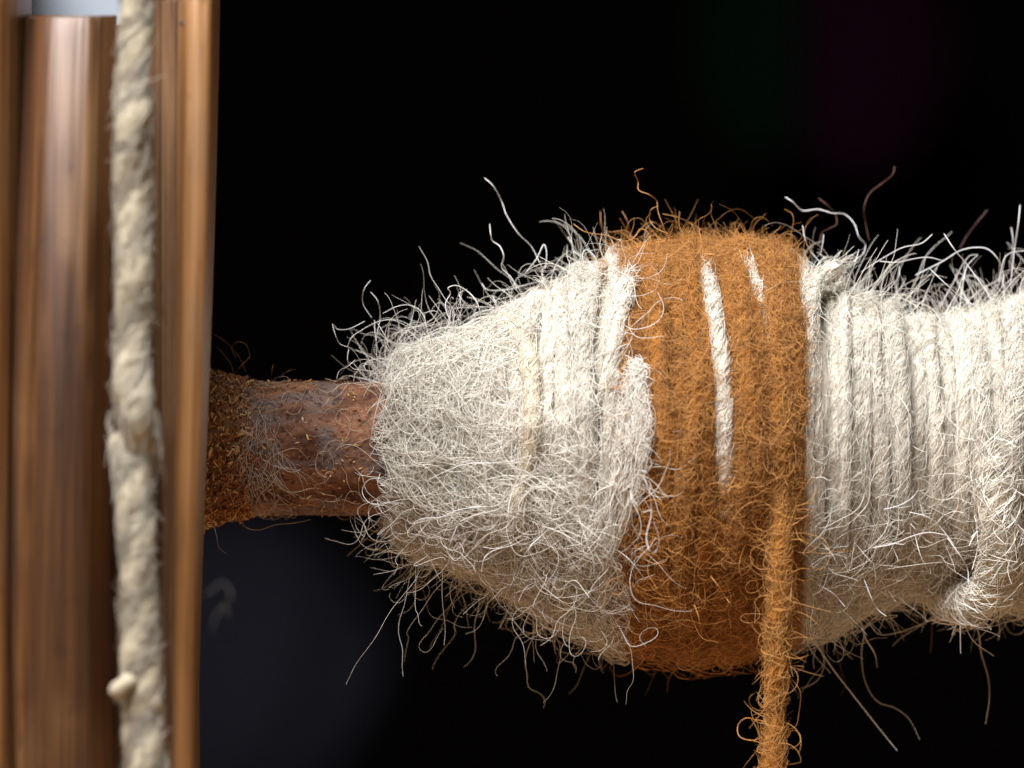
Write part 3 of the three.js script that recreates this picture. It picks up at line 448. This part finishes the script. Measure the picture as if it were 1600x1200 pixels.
// ---------------------------------------------------------------- white yarn at the right
function whiteYarn() {
  const t = thing('white_yarn_winding', 'thick white yarn wound in close turns on the spindle right of the orange band', 'yarn');
  core(1240, 1900, 30, M.whiteYarn, t);
  const S = [];
  for (let x = 1252, k = 0; x < 1880; x += rr(15, 22), k++) { const s = turn(x, { rs: rr(9, 13.5), wob: rr(3, 10), drop: rr(-5, 9), sd: 200 + k, pitch: 25 }); part('wrap', s.g, M.whiteYarn, t); if (x < 1760) S.push(s.frames); }
  // turns that cross over the others
  for (const [a, b, rs] of [[[1388, 440], [1420, 860], 13], [[1520, 500], [1545, 860], 14], [[1590, 470], [1578, 800], 18]]) {
    const pts = [], out = []; for (let k = 0; k <= 120; k++) { const e = k / 120, px = lerp(a[0], b[0], e) + 5 * Math.sin(e * 5), py = lerp(a[1], b[1], e), [x, f] = seen(px, py, 4), dip = 20 * (Math.pow(Math.abs(e - 0.5) * 2, 6)); pts.push(around(x, f, R(x) + 2 - dip)); out.push(new THREE.Vector3(0, Math.sin(f), Math.cos(f))); }
    const s = strand(pts, rs, { out, sd: a[0], pitch: 74 }); part('wrap', s.g, M.whiteYarn, t); S.push(s.frames, s.frames);
  }
  // knobbly yarn end on top and the slack loop underneath
  for (const [c, rs] of [[[[1266, 530, 9], [1266, 480, 7.4], [1276, 446, 5], [1291, 429, 3.6], [1305, 421, 2.6]], 14], [[[1545, 700, 6.5], [1556, 770, 7], [1562, 840, 6.5], [1560, 890, 5], [1541, 925, 3], [1510, 938, 1], [1475, 920, -2], [1455, 890, -4]], 30]]) { const s = strand(smoothPath(c.map((p) => at(...p)), 90), rs, { sd: c[0][0], pitch: 160, depth: 0.09 }); part('loop', s.g, M.whiteYarn, t); S.push(s.frames, s.frames); }
  scatter('fuzz', sleeves(8, { n: 48, len: [30, 75], lay: 0.5, stray: 0.3, curl: 0.9, lift: 3, tip: 9, tips: 0.22, rad: 0.55, col: WHITE }), dress(S, 28), M.fibreFine, t);
  const F = new Fibres();
  curls(F, { min: 1236, x0: 1248, x1: 1720, count: 260, len: [60, 170], curl: 0.025, lift: [-4, 6], rad: 0.55, col: WHITE, vertical: 0.5 });
  curls(F, { min: 1236, x0: 1248, x1: 1680, count: 620, len: [80, 230], curl: 0.045, lift: [0, 12], rad: 0.62, col: WHITE, vertical: 0.5, droop: 26, f0: -1.7, f1: -0.25 });
  part('curl_mass', F.geometry(), M.fibre, t, 'stuff');
  const G = new Fibres();
  flyaways(G, { x0: 1248, x1: 1680, count: 900, len: [25, 80], curl: 0.1, rad: 0.36, col: WHITE, out: 0.5 });
  flyaways(G, { x0: 1248, x1: 1720, count: 520, len: [30, 100], curl: 0.05, rad: 0.55, col: WHITE });
  flyaways(G, { x0: 1248, x1: 1640, count: 260, len: [70, 180], curl: 0.085, loop: 1.1, rad: 0.6, col: WHITE, out: 0.4, f0: -1.9, f1: -0.5 });
  flyaways(G, { x0: 1300, x1: 1650, count: 230, len: [50, 130], curl: 0.035, rad: 0.65, col: WHITE, f0: 0.9, f1: 2.4 });
  flyaways(G, { x0: 1270, x1: 1620, count: 120, len: [40, 120], curl: 0.045, rad: 0.62, col: WHITE, f0: -2.2, f1: -1.1 });
  part('flyaway_fibres', G.geometry(), M.fibre, t, 'stuff');
  const W = [0.8, 0.79, 0.77], B = [0.13, 0.06, 0.04], K = [0.62, 0.58, 0.52];
  for (const [p, z, r, c] of [
    [[[1227, 308], [1238, 315], [1254, 329], [1278, 327], [1300, 333], [1320, 335], [1335, 350], [1342, 370], [1352, 382], [1349, 396], [1334, 408], [1326, 424]], -5, 2.1, W], [[[1279, 310], [1292, 320], [1305, 335], [1307, 350], [1296, 357], [1284, 364], [1280, 382]], -8, 1.8, B], [[[1254, 352], [1258, 374], [1267, 393], [1280, 408]], -2, 1.7, W], [[[1398, 260], [1395, 272], [1379, 286], [1359, 302], [1350, 325], [1352, 346], [1358, 376]], -9, 1.9, B],
    [[[1457, 366], [1440, 380], [1410, 387], [1380, 403], [1345, 425]], 0, 1.7, W], [[[1372, 408], [1400, 410], [1430, 404], [1450, 402], [1472, 407]], 0, 1.7, W], [[[1475, 365], [1490, 388], [1510, 412], [1532, 442], [1562, 488]], 2, 2.1, W], [[[1430, 430], [1470, 410], [1505, 390], [1540, 388], [1558, 403], [1568, 428], [1565, 450]], -3, 2.0, W], [[[1594, 320], [1591, 350], [1585, 390], [1579, 445]], -4, 2.4, W], [[[1580, 355], [1583, 378], [1578, 415]], -7, 2.2, K],
    [[[1453, 420], [1478, 444], [1500, 463], [1530, 482]], 3, 1.8, W], [[[1543, 328], [1528, 346], [1510, 370], [1500, 388]], -12, 2.2, B], [[[1500, 470], [1505, 440], [1512, 415], [1528, 398]], -2, 1.8, W], [[[1405, 416], [1405, 430], [1395, 445], [1378, 462]], 0, 1.6, W], [[[1330, 430], [1337, 408], [1342, 390]], 1, 1.8, W], [[[1282, 400], [1286, 378], [1287, 366]], -1, 1.5, W], [[[1460, 500], [1480, 460], [1515, 400], [1528, 398]], -4, 1.6, K], [[[1560, 440], [1572, 400], [1600, 392], [1640, 396]], -2, 1.6, W],
    [[[1252, 960], [1262, 985], [1278, 1010], [1300, 1043], [1340, 1095], [1380, 1146], [1402, 1173]], -3, 2.6, W], [[[1245, 955], [1256, 990], [1270, 1020], [1298, 1052]], -3, 1.8, K], [[[1268, 955], [1288, 985], [1284, 1010], [1288, 1038], [1276, 1064], [1252, 1076]], -4, 1.8, K], [[[1338, 955], [1350, 985], [1346, 1020], [1352, 1065], [1370, 1095], [1400, 1107], [1420, 1123], [1437, 1155]], -5, 1.8, K], [[[1340, 958], [1353, 998], [1367, 1022], [1371, 1043]], -2, 2.0, W],
    [[[1355, 968], [1372, 990], [1400, 989], [1440, 975], [1472, 962]], -3, 1.7, K], [[[1308, 955], [1306, 1005], [1314, 1045], [1320, 1070], [1313, 1088]], -6, 1.7, B], [[[1497, 920], [1500, 970], [1501, 1021]], 2, 2.4, W], [[[1508, 950], [1528, 985], [1533, 1020], [1544, 1058], [1546, 1090], [1540, 1131]], -5, 2.3, K], [[[1503, 965], [1520, 1000], [1553, 1025]], 0, 1.8, W], [[[1553, 950], [1562, 982], [1560, 1000]], -6, 2.2, K], [[[1455, 950], [1456, 985], [1454, 1020]], -9, 2.0, B], [[[1425, 950], [1426, 990]], -6, 1.8, B], [[[1440, 948], [1441, 986]], -6, 1.8, B],
    [[[1364, 856], [1395, 850], [1425, 838], [1450, 832], [1478, 836]], 13, 1.9, W], [[[1380, 796], [1405, 790], [1428, 775], [1436, 760], [1430, 742]], 14, 1.6, W], [[[1540, 700], [1562, 730], [1580, 760], [1605, 778]], 13, 1.5, W], [[[1275, 912], [1300, 926], [1312, 938], [1320, 948]], 9, 2.0, W], [[[1350, 905], [1362, 935], [1372, 953], [1385, 963]], 8, 2.0, W], [[[1420, 800], [1450, 808], [1470, 825], [1490, 850]], 12, 1.6, W], [[[1480, 840], [1500, 868], [1512, 890], [1513, 912]], 11, 1.9, W],
  ]) stray(t, p, z, r, tint(c, 0.05));
}
whiteYarn();

// ---------------------------------------------------------------- single white strands in the orange band
function strands() {
  const make = (name, label, path, rs, lift, mat, fuzz, cat = 'strand') => {
    const t = thing(name, label, cat), pts = [], out = [], N = 140, c = new THREE.CatmullRomCurve3(path.map(([x, y, l = 0]) => new THREE.Vector3(x, y, l)));
    for (let k = 0; k <= N; k++) { const q = c.getPoint(k / N), [x, f] = seen(q.x, q.y, lift + q.z); pts.push(around(x, f, Rf(x, f) + lift + q.z)); out.push(new THREE.Vector3(0, Math.sin(f), Math.cos(f))); }
    const s = strand(pts, rs, { out, sd: path[0][0], pitch: 84, depth: 0.11, lump: 0.3 }); part('yarn', s.g, mat, t);
    scatter('fuzz', sleeves(3, { n: 46, len: [24, 60], lay: 0.5, stray: 0.3, curl: 0.9, lift: 2, tip: 6, tips: 0.2, rad: 0.65, col: fuzz }), dress([s.frames], 24, 15, 1), M.fibreFine, t);
  };
  make('white_yarn_strand', 'long white yarn strand running down between the orange turns', [[1095, 384, -26], [1106, 425, -3], [1117, 490, 2], [1126, 560, 2], [1131, 640, 0], [1133, 710, -4], [1136, 770, -10], [1138, 840, -18], [1138, 900, -30]], 12, -4, M.whiteYarn, WHITE);
  make('white_yarn_strand', 'short faint white yarn bit near the top of the orange band', [[1166, 404, -12], [1174, 425, 0], [1184, 455, -6], [1191, 490, -10], [1196, 540, -18], [1198, 580, -26]], 8.5, -1, M.whiteYarn, WHITE);
  make('white_yarn_strand', 'tapered white yarn end at the upper left edge of the orange band', [[982, 440, -10], [977, 462, 2], [970, 490, 3], [963, 520, 2], [958, 560, -2], [952, 620, -10]], 14, 0, M.whiteYarn, WHITE);
  make('cream_yarn_strand', 'cream coloured yarn strand slanting over the loose white wool', [[775, 498, -8], [800, 503, 6], [818, 530, 9], [829, 580, 8], [832, 640, 7], [828, 690, 7], [818, 750, 5], [800, 800, 3], [778, 840, -2], [760, 872, -10]], 12, 0, M.creamYarn, [0.77, 0.69, 0.55]);
  // white tuft lapping over the left edge of the orange band
  const t = thing('wool_tuft', 'white wool tuft lapping over the left edge of the orange band', 'wool'), F = new Fibres();
  const lanes = (e, k) => { const p = [[995, 556], [1004, 600], [1010, 660], [1004, 730], [985, 800], [955, 880]], q = [[985, 575], [975, 610], [965, 660], [955, 730], [935, 800], [900, 870]], i = Math.min(4, Math.floor(e * 5)), u = e * 5 - i; return [lerp(lerp(p[i][0], p[i + 1][0], u), lerp(q[i][0], q[i + 1][0], u), k), lerp(lerp(p[i][1], p[i + 1][1], u), lerp(q[i][1], q[i + 1][1], u), k)]; };
  for (let k = 0; k < 1100; k++) {
    const lane = Math.pow(rnd(), 1.2), e0 = rr(-0.02, 0.75), e1 = Math.min(1, e0 + rr(0.15, 0.5)), n = 18, pts = [], s0 = rr(0, 99), up = rr(-4, 13), amp = rr(4, 24), drift = rr(-0.15, 0.15), end = rnd() < 0.25 ? rr(4, 20) : 0;
    for (let s = 0; s <= n; s++) { const e = s / n, [px, py] = lanes(clamp(lerp(e0, e1, e), 0, 1), lane + drift * e), [x, f] = seen(px + amp * (vnoise(e * 5, s0, 2) - 0.5) * 2, py, up); pts.push(around(x, f, Rf(x, f) + up + 4 * Math.sin(s0 + e * 5) + end * e * e)); }
    F.add(pts, rr(0.45, 0.75) * PX, tint(WHITE, 0.1));
  }
  curls(F, { x0: 950, x1: 985, count: 120, len: [50, 130], curl: 0.035, lift: [4, 12], rad: 0.55, col: WHITE, vertical: 0.6, f0: -0.9, f1: 1.2 });
  part('curl_mass', F.geometry(), M.fibre, t, 'stuff');
  for (const p of [[[1005, 745], [1012, 760], [1018, 800], [1010, 840], [1015, 860], [1024, 862], [1030, 845], [1022, 815]], [[985, 770], [995, 790], [1005, 800], [1018, 796]], [[1000, 735], [1010, 738], [1016, 755], [1015, 775]]]) stray(t, p, 19.5, 1.5, [0.8, 0.78, 0.74]);
}
strands();

// ---------------------------------------------------------------- dim things far behind
function behind() {
  const drape = (name, label, cat, x, y, z, rx, ry, col) => {
    const t = thing(name, label, cat), g = new THREE.SphereGeometry(1, 48, 40), p = g.attributes.position;
    for (let i = 0; i < p.count; i++) { const a = Math.atan2(p.getZ(i), p.getX(i)), k = 1 + 0.08 * Math.sin(a * 7 + p.getY(i) * 3) + 0.1 * (vnoise(a * 2 + 9, p.getY(i) * 3 + 5, 401) - 0.5); p.setXYZ(i, p.getX(i) * k * rx, p.getY(i) * ry, p.getZ(i) * k * rx * 0.7); }
    g.computeVertexNormals(); part('fabric', g, new THREE.MeshLambertMaterial({ color: new THREE.Color(...col) }), t).position.copy(at(x, y, z)); };
  drape('cloth_bundle', 'blue-grey cloth bundle in the dark far behind, low beside the post', 'cloth', 350, 1040, -5000, 0.177, 0.186, [0.24, 0.24, 0.32]);
  drape('cloth_bundle', 'dim green cloth bundle in the dark far behind the spindle', 'cloth', 1190, 60, -8000, 0.107, 0.215, [0.06, 0.24, 0.11]);
  drape('cloth_bundle', 'dim magenta cloth bundle in the dark far behind the spindle', 'cloth', 1345, 80, -8000, 0.15, 0.237, [0.34, 0.07, 0.22]);
}
behind();

renderer.render(scene, camera);
